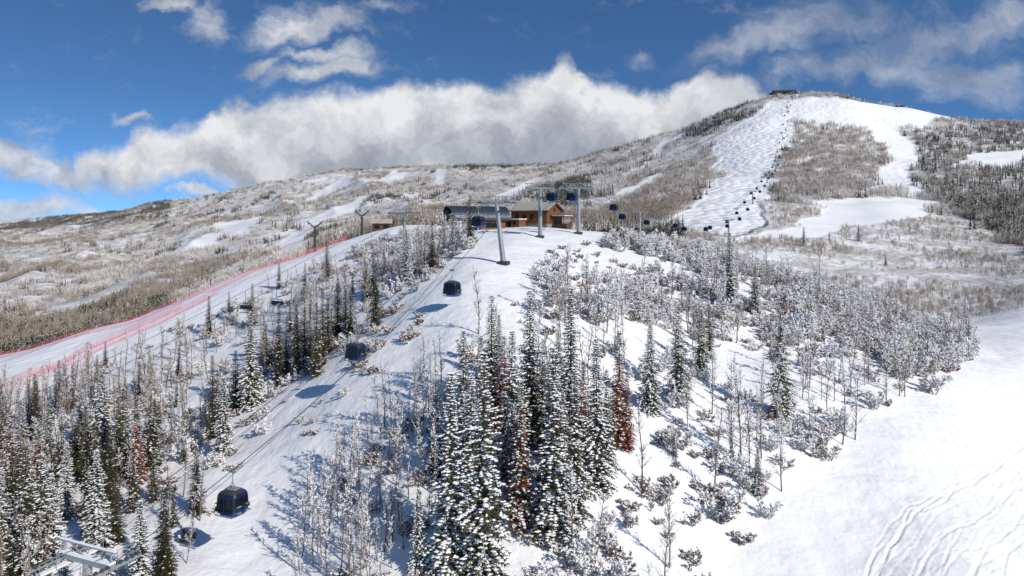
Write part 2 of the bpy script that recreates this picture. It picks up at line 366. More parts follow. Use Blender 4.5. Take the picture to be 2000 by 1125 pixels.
def far_mesh(seed,kind,nt_,rad):
    R=random.Random(seed); u=R.uniform; mb=MB()
    for _ in range(nt_):
        a=u(0,6.28); q=rad*math.sqrt(R.random()); x,y=math.cos(a)*q,math.sin(a)*q
        if kind=='spruce':
            h=u(7,13); r=h*.13
            mb.tube((x,y,-1.5),(x,y,h*.9),.15,.03,3,0)
            for k in range(56):
                t=R.random()**1.2; z=h*(.08+.92*t); rr=r*(1-t)+.12; a=u(0,6.28); ca,sa=math.cos(a),math.sin(a); w_=rr*.5+.1
                c=(x+ca*rr*.3,y+sa*rr*.3,z+.35)
                mb.tri((c[0]-sa*w_,c[1]+ca*w_,z),(c[0]+sa*w_,c[1]-ca*w_,z),(x+ca*rr*1.25,y+sa*rr*1.25,z-rr*.5),2 if R.random()<.34 else 1)
                mb.tri((x-sa*w_*.5,y+ca*w_*.5,z+.5),(x+sa*w_*.5,y-ca*w_*.5,z+.5),(x+ca*rr*1.0,y+sa*rr*1.0,z-rr*.4),1)
        else:
            h=u(5.5,10); cr=h*.17
            mb.tube((x,y,-1.5),(x,y,h*.7),.12,.06,3,0)
            for k in range(42):
                while True:
                    a_,b_,c_=u(-1,1),u(-1,1),u(-1,1)
                    if a_*a_+b_*b_+c_*c_<1: break
                p=Vector((x+a_*cr,y+b_*cr,h*.60+c_*h*.42)); s=.42
                dd=Vector((u(-.45,.45),u(-.45,.45),u(.4,1.3)))
                w_=Vector((u(-1,1),u(-1,1),u(-.3,.3)))*.16
                mb.tri(p-w_,p+w_,p+dd*1.2,2 if R.random()<.32 else 1)
    mats={'spruce':[M_bark,M_needle,M_snow],'frost':[M_aspen,M_frost,M_snow],'tan':[M_twig,M_tan,M_frost]}[kind]
    return mb.mesh('stand_'+kind,mats)

def scatter(name,pts_,scl,rot,protos,idx):
    me=bpy.data.meshes.new(name); n=len(pts_)
    me.vertices.add(n); me.vertices.foreach_set('co',np.asarray(pts_,np.float32).ravel())
    for nm,ar,ty in (('scl',scl,'FLOAT'),('rot',rot,'FLOAT')):
        at=me.attributes.new(nm,ty,'POINT'); at.data.foreach_set('value',np.asarray(ar,np.float32))
    at=me.attributes.new('idx','INT','POINT'); at.data.foreach_set('value',np.asarray(idx,np.int32))
    o=obj(name,me); ng=bpy.data.node_groups.new(name,'GeometryNodeTree')
    ng.interface.new_socket('Geometry',in_out='INPUT',socket_type='NodeSocketGeometry')
    ng.interface.new_socket('Geometry',in_out='OUTPUT',socket_type='NodeSocketGeometry')
    N=ng.nodes;L=ng.links; gi=N.new('NodeGroupInput'); go=N.new('NodeGroupOutput'); jn=N.new('GeometryNodeJoinGeometry')
    def na(nm,ty): x=N.new('GeometryNodeInputNamedAttribute'); x.data_type=ty; x.inputs['Name'].default_value=nm; return x.outputs['Attribute']
    sc=na('scl','FLOAT'); ro=na('rot','FLOAT'); ix=na('idx','INT')
    cx=N.new('ShaderNodeCombineXYZ'); L.new(ro,cx.inputs[2])
    for k,p in enumerate(protos):
        oi=N.new('GeometryNodeObjectInfo'); oi.inputs['Object'].default_value=p; oi.inputs['As Instance'].default_value=True
        cp=N.new('FunctionNodeCompare'); cp.data_type='INT'; cp.operation='EQUAL'
        L.new(ix,[s for s in cp.inputs if s.type=='INT'][0]); [s for s in cp.inputs if s.type=='INT'][1].default_value=k
        ip=N.new('GeometryNodeInstanceOnPoints'); L.new(gi.outputs[0],ip.inputs['Points']); L.new(cp.outputs[0],ip.inputs['Selection'])
        L.new(oi.outputs['Geometry'],ip.inputs['Instance']); L.new(cx.outputs[0],ip.inputs['Rotation']); L.new(sc,ip.inputs['Scale'])
        L.new(ip.outputs[0],jn.inputs[0])
    L.new(jn.outputs[0],go.inputs[0]); md=o.modifiers.new('scatter','NODES'); md.node_group=ng
    return o

# ------------------------------------------------------------------ near spruces
def put(name,me,px,py,hpx,base=16,wide=1.0,dmin=38,dmax=230):
    x,y,z=G(px,py,dmin,dmax); s=hpx*y/F/base
    o=obj(name,me,(x,y,z-.15),rng.uniform(0,6.28),(s*wide,s*wide,s)); return o
sp=[(880,1120,400,1),(945,1125,445,0),(850,930,190,3),(905,900,260,2),(960,830,260,3),(1035,860,300,2),(1115,850,295,1),(1000,930,290,0),
(1080,1040,370,0),(1122,1015,300,2),(1165,955,300,0),(1210,870,230,4),(1270,805,185,0),(1325,785,195,2),(1018,1030,290,5),(940,890,240,4),(818,1120,170,1),
(1370,725,125,2),(1425,605,155,1),(1525,812,212,2),(1480,965,95,1),(1317,892,50,0),(1475,612,95,0),(1140,900,200,4),(985,860,210,4),(1060,880,220,3),(920,980,260,1),
(630,712,150,6),(605,728,140,6),(580,738,130,7),(660,655,115,6),(685,655,105,7),(730,575,85,3),(715,585,85,6),(545,705,115,7),(490,795,190,0),(460,800,120,3),(415,855,165,6),
(345,795,55,7),(545,565,55,7),(520,720,90,6),(640,690,110,6),(560,735,120,3),(675,640,80,7),(595,715,120,7),(618,735,150,7),(425,840,120,7),
(115,795,95,6),(142,798,90,7),(70,855,115,6),(190,745,55,7),(50,1125,260,3),(200,905,190,1),(268,945,150,4),(240,935,180,7),(130,1010,150,1),(20,960,160,5),
(170,1015,130,3),(360,905,65,6),(10,880,110,6),(100,1090,170,1),(285,900,90,3),(-40,1000,200,3),(-70,900,180,7),(25,1060,190,6),(75,960,130,4),(210,990,150,6),(150,930,120,7),
(80,1110,230,2),(0,1130,220,0),(225,1060,150,6),(260,1000,130,3),(40,1010,150,7),(185,960,140,6),(120,960,150,3),(300,980,110,7),
(160,870,110,0),(230,860,90,6),(310,860,80,7),(95,900,120,2),(45,920,130,0),
(885,478,50,3),(1385,700,110,6),(1100,940,190,5),(1090,740,110,3),(975,760,150,1),(1185,915,200,6),(1225,880,160,4),(1010,1000,250,4)]
VAR={0:SPR[0],1:SPR[1],2:SPR[2],3:SPR[3],4:SPRD[0],5:SPRD[1],6:SPRG[0],7:SPRG[1]}
for px,py,hp,k in sp:
    put('spruce_tree',VAR[k],px,py,hp,wide=rng.uniform(.9,1.15)*(1.2 if hp<130 or px<320 else 1))
# ------------------------------------------------------------------ area scatter
def area(poly,dens,dmin=38,dmax=230,nl=14,thr=-.2,seed=0):
    w_=wp(poly,dmin,dmax); xs=[p[0] for p in w_]; ys=[p[1] for p in w_]
    A_=(max(xs)-min(xs))*(max(ys)-min(ys)); n_=int(A_*dens)
    x=nr.uniform(min(xs),max(xs),n_); y=nr.uniform(min(ys),max(ys),n_)
    k=inpoly(w_,x,y)&(vn(x,y,nl,seed+30)>thr+nr.uniform(-.15,.15,n_)); x=x[k];y=y[k]
    return np.stack([x,y,H(x,y)],1)
W1=[(-300,1250),(-250,830),(0,800),(150,735),(330,650),(520,575),(640,520),(760,475),(900,448),(935,470),(870,530),(800,590),(740,650),(690,700),(620,770),(540,830),(460,930),(420,1000),(370,1125),(340,1300)]
W2=[(600,1000),(710,870),(800,770),(860,720),(885,800),(860,1125),(860,1350),(600,1350),(570,1125)]
W3=[(900,660),(1100,570),(1250,520),(1450,510),(1700,580),(1890,660),(1900,690),(1740,800),(1640,900),(1540,1000),(1420,1080),(1350,1300),(880,1300)]
cnt=0
for poly,dn,th,sd in ((W1,.18,-.18,1),(W2,.40,-.4,2),(W3,.08,-.05,3)):
    for p in area(poly,dn,seed=sd,thr=th):
        if p[1]>115 and rng.random()<(.25 if p[1]<140 else .6): continue
        k=rng.choice([0,2,3,2,0]) if sd==1 else rng.choice([0,1,3,3]) if sd==2 else rng.choice([0,1,2,3]); s=rng.uniform(.5,1.08)
        if sd==2: s*=.78
        if p[1]>135: s*=.62
        if p[1]<54: s*=.6
        obj('aspen_tree',ASP[k],tuple(p),rng.uniform(0,6.28),(s*1.0,s*1.0,s)); cnt+=1
print('aspens',cnt)
for p in area(W1,.018,seed=5,thr=-.05):
    if p[1]>150: continue
    s=rng.uniform(.25,.65); obj('spruce_tree',rng.choice([SPRG[0],SPRG[1],SPRG[0],SPR[3],SPR[1]]),(p[0],p[1],p[2]-.1),rng.uniform(0,6.28),(s*1.2,s*1.2,s))
sh_ex=[obj('oak_shrub',SHR[i],G(px,py),i,1.0) for i,(px,py) in enumerate([(1300,560),(1560,640),(1720,700),(1850,680)])]
lo_ex=[obj('low_shrub',LOW[i],G(px,py),i,1.0) for i,(px,py) in enumerate([(760,650),(1250,960)])]
S1=[(1040,560),(1080,485),(1250,467),(1400,487),(1560,545),(1750,600),(1890,655),(1915,695),(1830,775),(1740,800),(1650,770),(1450,680),(1250,650),(1130,620)]
S2=[(1400,1060),(1400,900),(1560,820),(1740,790),(1770,830),(1650,900),(1560,1010),(1480,1060)]
S3=[(560,860),(640,750),(740,650),(830,600),(840,640),(760,720),(690,770),(600,870)]
S4=[(560,1300),(560,1100),(700,900),(850,800),(1400,800),(1500,900),(1440,1100),(1350,1300)]
S5=[(690,490),(760,460),(880,455),(955,470),(880,520),(780,560)]
S6=[(1200,465),(1300,462),(1420,490),(1560,545),(1420,540),(1250,500)]
S7=[(1330,500),(1560,545),(1700,590),(1900,660),(1910,690),(1800,760),(1700,740),(1560,680),(1400,600)]
P_=[];I_=[];Sc=[]
for poly,dn,th,s0,s1,sd in ((S1,.10,-.06,.5,1.1,1),(S2,.12,-.1,.5,1.0,2),(S5,.14,-.2,.4,.8,3),(W1,.05,-.05,.4,.8,4),(S6,.2,-.3,.5,1.0,5),(S3,.06,-.05,.3,.7,7),(W3,.03,-.05,.4,.9,8),(S7,.10,-.12,.6,1.1,9)):
    for p in area(poly,dn,seed=sd,thr=th): P_.append(p); I_.append(rng.choice([0,0,1,1,2,3])); Sc.append(rng.uniform(s0,s1))
print('shrubs',len(P_))
scatter('oak_shrub_thicket',P_,Sc,nr.uniform(0,6.28,len(P_)),sh_ex,I_)
P_=[];I_=[];Sc=[]
for poly,dn,th,sd in ((S4,.22,-.1,4),(W1,.08,-.1,5),(S3,.10,-.1,6),(S1,.08,-.1,7),(W3,.06,-.1,12)):
    for p in area(poly,dn,seed=sd,thr=th): P_.append(p); I_.append(rng.randrange(2)); Sc.append(rng.uniform(.35,1.0))
scatter('low_brush',P_,Sc,nr.uniform(0,6.28,len(P_)),lo_ex,I_)

# ------------------------------------------------------------------ distant forest
fp=[obj('distant_trees',far_mesh(s,k,nt_,rd),G(px,py,250,5000),0,1) for s,k,nt_,rd,px,py in
   ((50,'frost',4,4,1650,470),(51,'frost',7,7,300,500),(52,'tan',4,4,1600,500),(53,'tan',7,7,1640,330),(54,'spruce',4,4,1900,450),(55,'spruce',6,7,120,560),(56,'frost',7,8,1050,380))]
Nf=112000
u_=nr.uniform(-1.0,1.0,Nf); d_=nr.uniform(225,3600,Nf); d_[:16000]=nr.uniform(225,700,16000)
x=u_*d_; y=d_
kp=np.ones(Nf,bool)
qx=x+vn(x,y,60,71)*26+vn(x,y,18,72)*10; qy=y+vn(x,y,60,73)*40
for c in clr: kp&=~inpoly(c,qx,qy)
dk=inpoly(DARK,qx,qy); tn=inpoly(TAN,qx,qy)|inpoly(TAN2,qx,qy)
n1=vn(x,y,90,41)+vn(x,y,35,42)*.8
kp&=(n1>-.27+nr.uniform(-.12,.12,Nf))|dk|tn
bowl=(y<620)&(u_>.25); kp&=~bowl|(vn(x,y,40,44)>-.2+nr.uniform(-.2,.3,Nf))
x=x[kp];y=y[kp];u_=u_[kp];dk=dk[kp];tn=tn[kp];bowl=bowl[kp]
n2=vn(x,y,160,45)*1.2+vn(x,y,60,46)*.5+nr.uniform(-.16,.16,len(x)); nf=len(x)
idx=np.where(y<650,0,np.where(nr.rand(nf)<.5,1,6)); 
idx=np.where(n2>.26,np.where(y<650,2,3),idx)
lowband=(u_<-.5)&(y<720)
farleft=(u_<-.5)&(y>2100)
idx=np.where((n2<-.30)|(lowband&(n2<.25))|(farleft&(n2<.3))|(nr.rand(nf)<.06),np.where(y<650,4,5),idx)
idx=np.where(tn,np.where(y<650,2,np.where(nr.rand(nf)<.6,3,1)),idx)
idx=np.where(dk,np.where(nr.rand(nf)<.5,4,np.where(nr.rand(nf)<.5,3,1)),idx)
idx=np.where(bowl&~dk,np.where(nr.rand(nf)<.7,2,0),idx)
sc=nr.uniform(.55,1.05,nf)*np.where(bowl&~dk,.42,1)*np.where(y<400,.8,1)
sc=np.where((y>2600),sc*1.2,sc)
scatter('distant_forest',np.stack([x,y,H(x,y)-.2],1),sc,nr.uniform(0,6.28,nf),fp,idx)
print('far',nf)
for px,py,hp in ((1570,482,40),(1677,472,34),(1730,520,26),(1620,470,18),(1500,440,12)):
    put('spruce_tree',SPR[1],px,py,hp,dmin=240,dmax=900,wide=1.2)

# ------------------------------------------------------------------ gondola cabin
def cabin_mesh():
    mb=MB(); nseg=40; top=-1.65
    prof=[(0,.62),(.05,.80),(.22,.94),(.55,1.0),(.80,1.02),(.90,1.02),(1.70,.96),(1.80,.94),(2.0,.84),(2.15,.62),(2.2,.25)]
    rings=[]
    for z,s in prof:
        k=len(mb.v); rings.append(k)
        for i in range(nseg):
            t=2*math.pi*i/nseg; c,s_=math.cos(t),math.sin(t); e=.42
            mb.v.append((math.copysign(abs(c)**e,c)*1.12*s,math.copysign(abs(s_)**e,s_)*.98*s,top-2.2+z))
    for r in range(len(prof)-1):
        for i in range(nseg):
            j=(i+1)%nseg; mb.f.append((rings[r]+i,rings[r]+j,rings[r+1]+j,rings[r+1]+i))
            z=prof[r][0]; mm=0
            if .89<z<1.6: mm=1 if i%10 not in (4,) else 0
            if z==.22 : mm=3
            if r in (8,9): mm=2
            mb.m.append(mm)
    mb.f.append(tuple(rings[-1]+i for i in range(nseg))); mb.m.append(2)
    mb.f.append(tuple(rings[0]+i for i in range(nseg))[::-1]); mb.m.append(0)
    for sy in (-1,1):
        for sx in (-.55,.55): mb.box((sx,sy*1.005,top-1.52),(.40,.03,.17),1)
        mb.box((0,sy*1.0,top-1.15),(.025,.06,.9),0); mb.box((0,sy*1.02,top-2.02),(1.0,.05,.05),4)
        mb.box((-.6,sy*1.04,top-1.9),(.16,.02,.09),5)
    for sx in (-1,1):
        mb.box((sx*1.17,0,top-1.15),(.03,.03,.85),0)
        for q in (-.5,.5): mb.box((sx*1.22,q,top-1.75),(.10,.22,.03),4); mb.box((sx*1.22,q,top-1.2),(.10,.22,.03),4)
    mb.box((0,0,top+.06),(.55,.35,.05),4)
    mb.tube((0,0,top+.05),(0,0,-.25),.05,.045,8,4,True); mb.tube((-.4,0,top+.1),(0,0,top+.7),.03,.03,6,4); mb.tube((.4,0,top+.1),(0,0,top+.7),.03,.03,6,4)
    mb.box((0,0,-.10),(.35,.10,.12),4); mb.tube((-.3,-.0,-.02),(-.3,0,.12),.09,.09,8,4,True); mb.tube((.3,0,-.02),(.3,0,.12),.09,.09,8,4,True)
    return mb.mesh('gondola_cabin',[M_navy,M_glass,M_dark,M_blue,M_steel,M_white])
CAB=cabin_mesh()
def cable(name,a,b_,sag,r=.035,n=24):
    a=Vector(a);b_=Vector(b_); mb=MB(); pr=a
    for i in range(1,n+1):
        t=i/n; p=a.lerp(b_,t)-Vector((0,0,4*sag*t*(1-t))); mb.tube(pr,p,r,r,5); pr=p
    return obj(name,mb.mesh(name,[M_cable]))
def cpt(a,b_,sag,t): 
    return Vector(a).lerp(Vector(b_),t)-Vector((0,0,4*sag*t*(1-t)))
def tower_mesh(h,half,along,lean=0,r=.38,snow=False,simple=False):
    mb=MB(); nst=10 if not simple else 6
    mb.tube((lean,0,-h-1),(0,0,-.3),r*1.25,r*.8,14,0,True)
    mb.box((lean,0,-h+.1),(r*2,r*2,.35),1)
    mb.box((0,0,-.15),(half+.2,.2,.22),0)
    mb.box((0,0,.9),(half+.5,.07,.07),0)
    for s in (-1,1):
        mb.tube((s*.3,0,0),(s*half*.75,0,.9),.06,.06,6,0); mb.tube((s*half,0,0),(s*half,0,.95),.07,.07,6,0)
        mb.box((s*half,0,-.30),(.06,along,.12),0)
        for i in range(nst):
            yy=-along+ (i+.5)*2*along/nst
            mb.tube((s*half-.06,yy,-.12),(s*half+.06,yy,-.12),.17,.17,10,1,True)
        mb.box((s*(half-.6),0,-.62),(.28,along,.02),0)
        for yy in (-along,-along/2,0,along/2,along): mb.tube((s*(half-.9),yy,-.6),(s*(half-.9),yy,.35),.025,.025,4,0)
        mb.tube((s*(half-.9),-along,.35),(s*(half-.9),along,.35),.025,.025,4,0)
        mb.tube((s*(half-.9),-along,-.1),(s*(half-.9),along,-.1),.02,.02,4,0)
    for q in (-.18,.18): mb.tube((lean+q,-r*1.4,-h),(q,-r*1.1,-.4),.02,.02,4,0)
    k=-h+.3
    while k<-.5:
        f=-k/h; mb.tube((lean*f-.18,-r*1.35,k),(lean*f+.18,-r*1.35,k),.015,.015,4,0); k+=.4
    if snow:
        mb.box((0,0,.10),(half+.15,.24,.06),2)
        for s in (-1,1): mb.box((s*(half-.6),0,-.57),(.26,along*.95,.05),2)
        mb.box((0,0,1.0),(half+.45,.09,.03),2)
    return mb.mesh('lift_tower',[M_steel,M_dark,M_snow])
def rz_of(d): return math.atan2(-d[0],d[1])
T1=Vector((-31.1,50,-24.4)); T2=Vector((-2.65,118,4.0)); HALF=2.5
dA=(T2-T1); rA=rz_of(dA); acA=Vector((math.cos(rA),math.sin(rA),0))
obj('gondola_lift_tower',tower_mesh(T1.z-h1(T1.x,T1.y),HALF,2.4,snow=True),T1,rA)
t2h=T2.z-h1(T2.x+1.2,T2.y); obj('gondola_lift_tower',tower_mesh(t2h,HALF,2.4,lean=1.4,r=.40),T2,rA)
STN=Vector((-13,180,2.2)); T0=Vector((-46,14,-30))
for s in (-1,1):
    a=T1+acA*HALF*s; b2=T2+acA*HALF*s
    cable('haul_rope',a,b2,2.6); cable('haul_rope',T0+acA*HALF*s,a,1.0); cable('haul_rope',b2,STN+Vector((2.5*s,0,0)),1.0)
cable('communication_line',T1+Vector((-.6,0,.9)),T2+Vector((-.6,0,.9)),3.4,.022)
def cab_on(a,b2,sag,t,rz,sway=0): 
    p=cpt(a,b2,sag,t); return obj('gondola_cabin',CAB,p,rz)
cab_on(T1+acA*HALF,T2+acA*HALF,2.6,.155,rA)
cab_on(T1-acA*HALF,T2-acA*HALF,2.6,.495,rA)
cab_on(T1+acA*HALF,T2+acA*HALF,2.6,.712,rA)
cab_on(T2-acA*HALF,STN+Vector((-2.5,0,0)),1.0,.12,rA)
def TW(px,py,d,half=2.6,al=2.0,**k): return Vector((U(px)*d,d,(HZ-py)/F*d))
heads=[TW(1055,366,150),TW(1130,366,160),TW(1250,412,250)]
for yy in (430,590,760,930,1100,1280):
    xx=15.6+.4476*(yy-160); heads.append(Vector((xx,yy,h1(xx,yy)+11)))
heads.append(Vector((593,1440,h1(593,1440)+9)))
for i,t in enumerate(heads[:-1]):
    d=heads[min(i+1,len(heads)-1)]-heads[max(i-1,0)]
    if i<2: d=Vector((.15,1,0)) if i==0 else Vector((.3,1,0))
    hh=t.z-h1(t.x,t.y)
    obj('gondola_lift_tower',tower_mesh(hh,2.9,2.6,r=.42 if i<3 else .5,simple=i>2),t,rz_of(d))
S2_=Vector((2,186,3.5))
for s in (-1,1):
    ch=[]
    for i,t in enumerate(heads):
        d=heads[min(i+1,len(heads)-1)]-heads[max(i-1,0)]; d.z=0; d.normalize(); ch.append(t+Vector((d.y,-d.x,0))*2.9*s)
    for i in range(1,len(ch)-1):
        L_=(ch[i+1]-ch[i]).length; sag=L_*.018
        cable('haul_rope',ch[i],ch[i+1],sag,.04 if i<3 else .05,16)
        if i>=2:
            nC=max(1,int(L_/55)); 
            for k in range(nC): cab_on(ch[i],ch[i+1],sag,(k+.3+.35*(s>0))/nC,rz_of(ch[i+1]-ch[i]))
    cable('haul_rope',heads[0]+Vector((2.9*s,0,0)),S2_+Vector((2.9*s,0,0)),.5)
    cable('haul_rope',heads[1]+Vector((2.9*s,0,0)),S2_+Vector((8+2.9*s,0,0)),.5)
for px,py,d in ((1078,378,146),(1117,378,150),(1199,400,190),(1216,419,215)):
    obj('gondola_cabin',CAB,(U(px)*d,d,(HZ-py)/F*d+1.9),-.35)
cable('haul_rope',(U(1060)*142,142,(HZ-362)/F*142),(U(1199)*190,190,(HZ-400)/F*190+1.9),.2)
cable('haul_rope',(U(1095)*147,147,(HZ-362)/F*147),(U(1216)*215,215,(HZ-419)/F*215+1.9),.2)

# chairlift left
def chair_mesh():
    mb=MB(); mb.tube((0,0,0),(0,0,-2.2),.04,.04,6,0); mb.box((0,0,-2.25),(1.5,.05,.05),0)
    for s in (-1.4,-.47,.47,1.4): mb.tube((s,0,-2.25),(s,.15,-3.2),.04,.04,5,0)
    mb.box((0,-.1,-3.2),(1.5,.3,.06),1); mb.box((0,.2,-2.9),(1.5,.05,.28),1)
    mb.tube((-1.5,-.4,-2.9),(1.5,-.4,-2.9),.03,.03,5,0); mb.tube((-1.4,0,-2.3),(-1.4,-.4,-2.9),.03,.03,5,0); mb.tube((1.4,0,-2.3),(1.4,-.4,-2.9),.03,.03,5,0)
    return mb.mesh('chair',[M_dark,M_navy])
CH=chair_mesh()
LC0=Vector((-84,53,-36)); LC1=Vector((-26,165,3)); dC=LC1-LC0; rC=rz_of(dC); acC=Vector((math.cos(rC),math.sin(rC),0))
obj('chairlift_tower',tower_mesh(LC1.z-h1(LC1.x,LC1.y),2.6,3.0,r=.35),LC1,rC)
for s in (-1,1):
    cable('chairlift_rope',LC0+acC*2.6*s,LC1+acC*2.6*s,1.2); cable('chairlift_rope',LC1+acC*2.6*s,(-22+2*s,185,2),.4)
obj('lift_chair',CH,cpt(LC0+acC*2.6,LC1+acC*2.6,1.2,.66),rC); obj('lift_chair',CH,cpt(LC0-acC*2.6,LC1-acC*2.6,1.2,.64),rC)
obj('lift_chair',CH,cpt(LC0-acC*2.6,LC1-acC*2.6,1.2,.35),rC)
def y_tower(h):
    mb=MB(); mb.tube((0,0,-h-.5),(0,0,-1.2),.42,.3,10,0,True)
    for s in (-1,1):
        mb.tube((0,0,-1.3),(s*2.1,0,.5),.2,.15,8,0,True); mb.box((s*1.75,0,-.15),(.09,1.7,.13),1)
        for i in range(6): mb.tube((s*1.75-.08,-1.5+i*.6,.05),(s*1.75+.08,-1.5+i*.6,.05),.17,.17,8,1,True)
        mb.tube((s*2.1,-.6,.5),(s*2.1,.6,.5),.08,.08,6,0)
    mb.box((0,0,-.9),(1.2,.1,.1),0)
    return mb.mesh('y_tower',[M_dark,M_dark])
yt=[]
for px,py,base,d in ((615,436,490,196),(707,414,470,202)):
    x=U(px)*d; gz=h1(x,d); hd=Vector((x,d,(HZ-py)/F*d)); yt.append(hd); obj('chairlift_tower',y_tower(hd.z-gz),hd,.25)
end=Vector((U(-30)*150,150,(HZ-740)/F*150+3))
for s in (-1,1):
    o=Vector((1.75*s,-.4*s,0)); cable('chairlift_rope',yt[0]+o,yt[1]+o,.3); cable('chairlift_rope',end+o,yt[0]+o,2.5); cable('chairlift_rope',yt[1]+o,(-30+s*2,205,2),.3)

# ------------------------------------------------------------------ buildings
def lodge():
    e=bpy.data.objects.new('wooden_ski_lodge',None); COL.objects.link(e)
    cx,cy=U(1048)*186,186; gz=h1(cx,cy)
    e.location=(cx,cy,gz-.1); e.rotation_euler=(0,0,math.radians(-35))
    L2,W2_,hw,hr=5.6,3.8,4.3,2.0
    mb=MB(); k=0
    z=.9
    mb.box((0,0,.4),(L2+.05,W2_+.05,.55),1)
    while z<hw:
        for s in (-1,1):
            mb.tube((-L2-.15,s*W2_,z+.15),(L2+.15,s*W2_,z+.15),.17,.17,8,0,True)
            mb.tube((s*L2,-W2_-.15,z+.15),(s*L2,W2_+.15,z+.15),.17,.17,8,0,True)
        z+=.31
    for s in (-1,1):
        q=hw; 
        while q<hw+hr-.15:
            w_=W2_*(1-(q-hw)/hr); mb.tube((s*L2,-w_,q+.1),(s*L2,w_,q+.1),.16,.16,8,0,True); q+=.28
    obj('walls',mb.mesh('walls',[M_wood,M_stone]),parent=e)
    mb=MB()
    for s in (-1,1):
        n_=Vector((0,s*hr,W2_)).normalized(); t_=Vector((0,s*W2_,-hr)).normalized(); ln_=math.hypot(W2_,hr)/2+.4
        c=Vector((0,s*W2_/2,hw+hr/2+.25))+t_*.2
        ax=(Vector((1,0,0)),t_,n_)
        mb.box(c,(L2+.9,ln_,.09),1,ax)
        mb.box(c+n_*.17,(L2+.8,ln_-.08,.075),0,ax)
        for sx in (-1,1): mb.box(c-n_*.14+Vector((sx*(L2+.82),0,0)),(.06,ln_,.12),2,ax)
    obj('roof',mb.mesh('roof',[M_tanroof,M_wood2,M_wood2]),parent=e)
    mb=MB()
    def win(c,hx,hy,hz):
        mb.box(c,(hx,hy,hz),0)
        if hy<hx: mb.box((c[0],c[1]-.03,c[2]),(.03,hy,hz),1); mb.box((c[0],c[1],c[2]+hz+.06),(hx+.1,hy+.05,.06),1); mb.box((c[0],c[1],c[2]-hz-.06),(hx+.1,hy+.05,.06),1)
        else: mb.box((c[0]+.03,c[1],c[2]),(hx,.03,hz),1); mb.box((c[0],c[1],c[2]+hz+.06),(hx+.05,hy+.1,.06),1); mb.box((c[0],c[1],c[2]-hz-.06),(hx+.05,hy+.1,.06),1)
    for xx in (-3.8,-1.4,1.0,3.6): win((xx,-W2_-.12,2.7),.5,.10,.55)
    for yy in (-1.8,1.6): win((L2+.12,yy,2.6),.10,.55,.5)
    win((L2+.12,0,4.7),.10,.4,.35)
    mb.box((L2+.13,.1,1.8),(.09,.45,.95),1)
    obj('windows_and_door',mb.mesh('windows',[M_glass,M_wood2]),parent=e)
    mb=MB()
    mb.box((L2+2.0,1.0,2.9),(1.9,2.4,.09),1); mb.box((L2+2.0,1.0,3.06),(1.85,2.35,.06),0)
    for a_ in (.4,3.6):
        for b_ in (-1.2,3.2): mb.tube((L2+a_,b_,0),(L2+a_,b_,2.85),.11,.11,8,1,True)
    mb.box((L2+2,1,.5),(1.9,2.4,.1),1); mb.box((L2+3.8,1,1.3),(.05,2.4,.05),1)
    obj('porch',mb.mesh('porch',[M_snow,M_wood2]),parent=e)
    mb=MB()
    mb.box((-3.4,-W2_-1.9,.9),(2.6,1.6,1.2),1); mb.box((-3.4,-W2_-1.9,2.18),(2.85,1.85,.1),0)
    mb.box((-3.9,-W2_-3.52,1.0),(.5,.05,.8),2); mb.box((-2.2,-W2_-3.52,1.1),(.45,.05,.4),2)
    obj('annex',mb.mesh('annex',[M_snow,M_wood,M_glass]),parent=e)
    mb=MB(); mb.box((1,0.6,hw+hr+.3),(.3,.3,.7),0); obj('chimney',mb.mesh('chimney',[M_stone]),parent=e)
lodge()
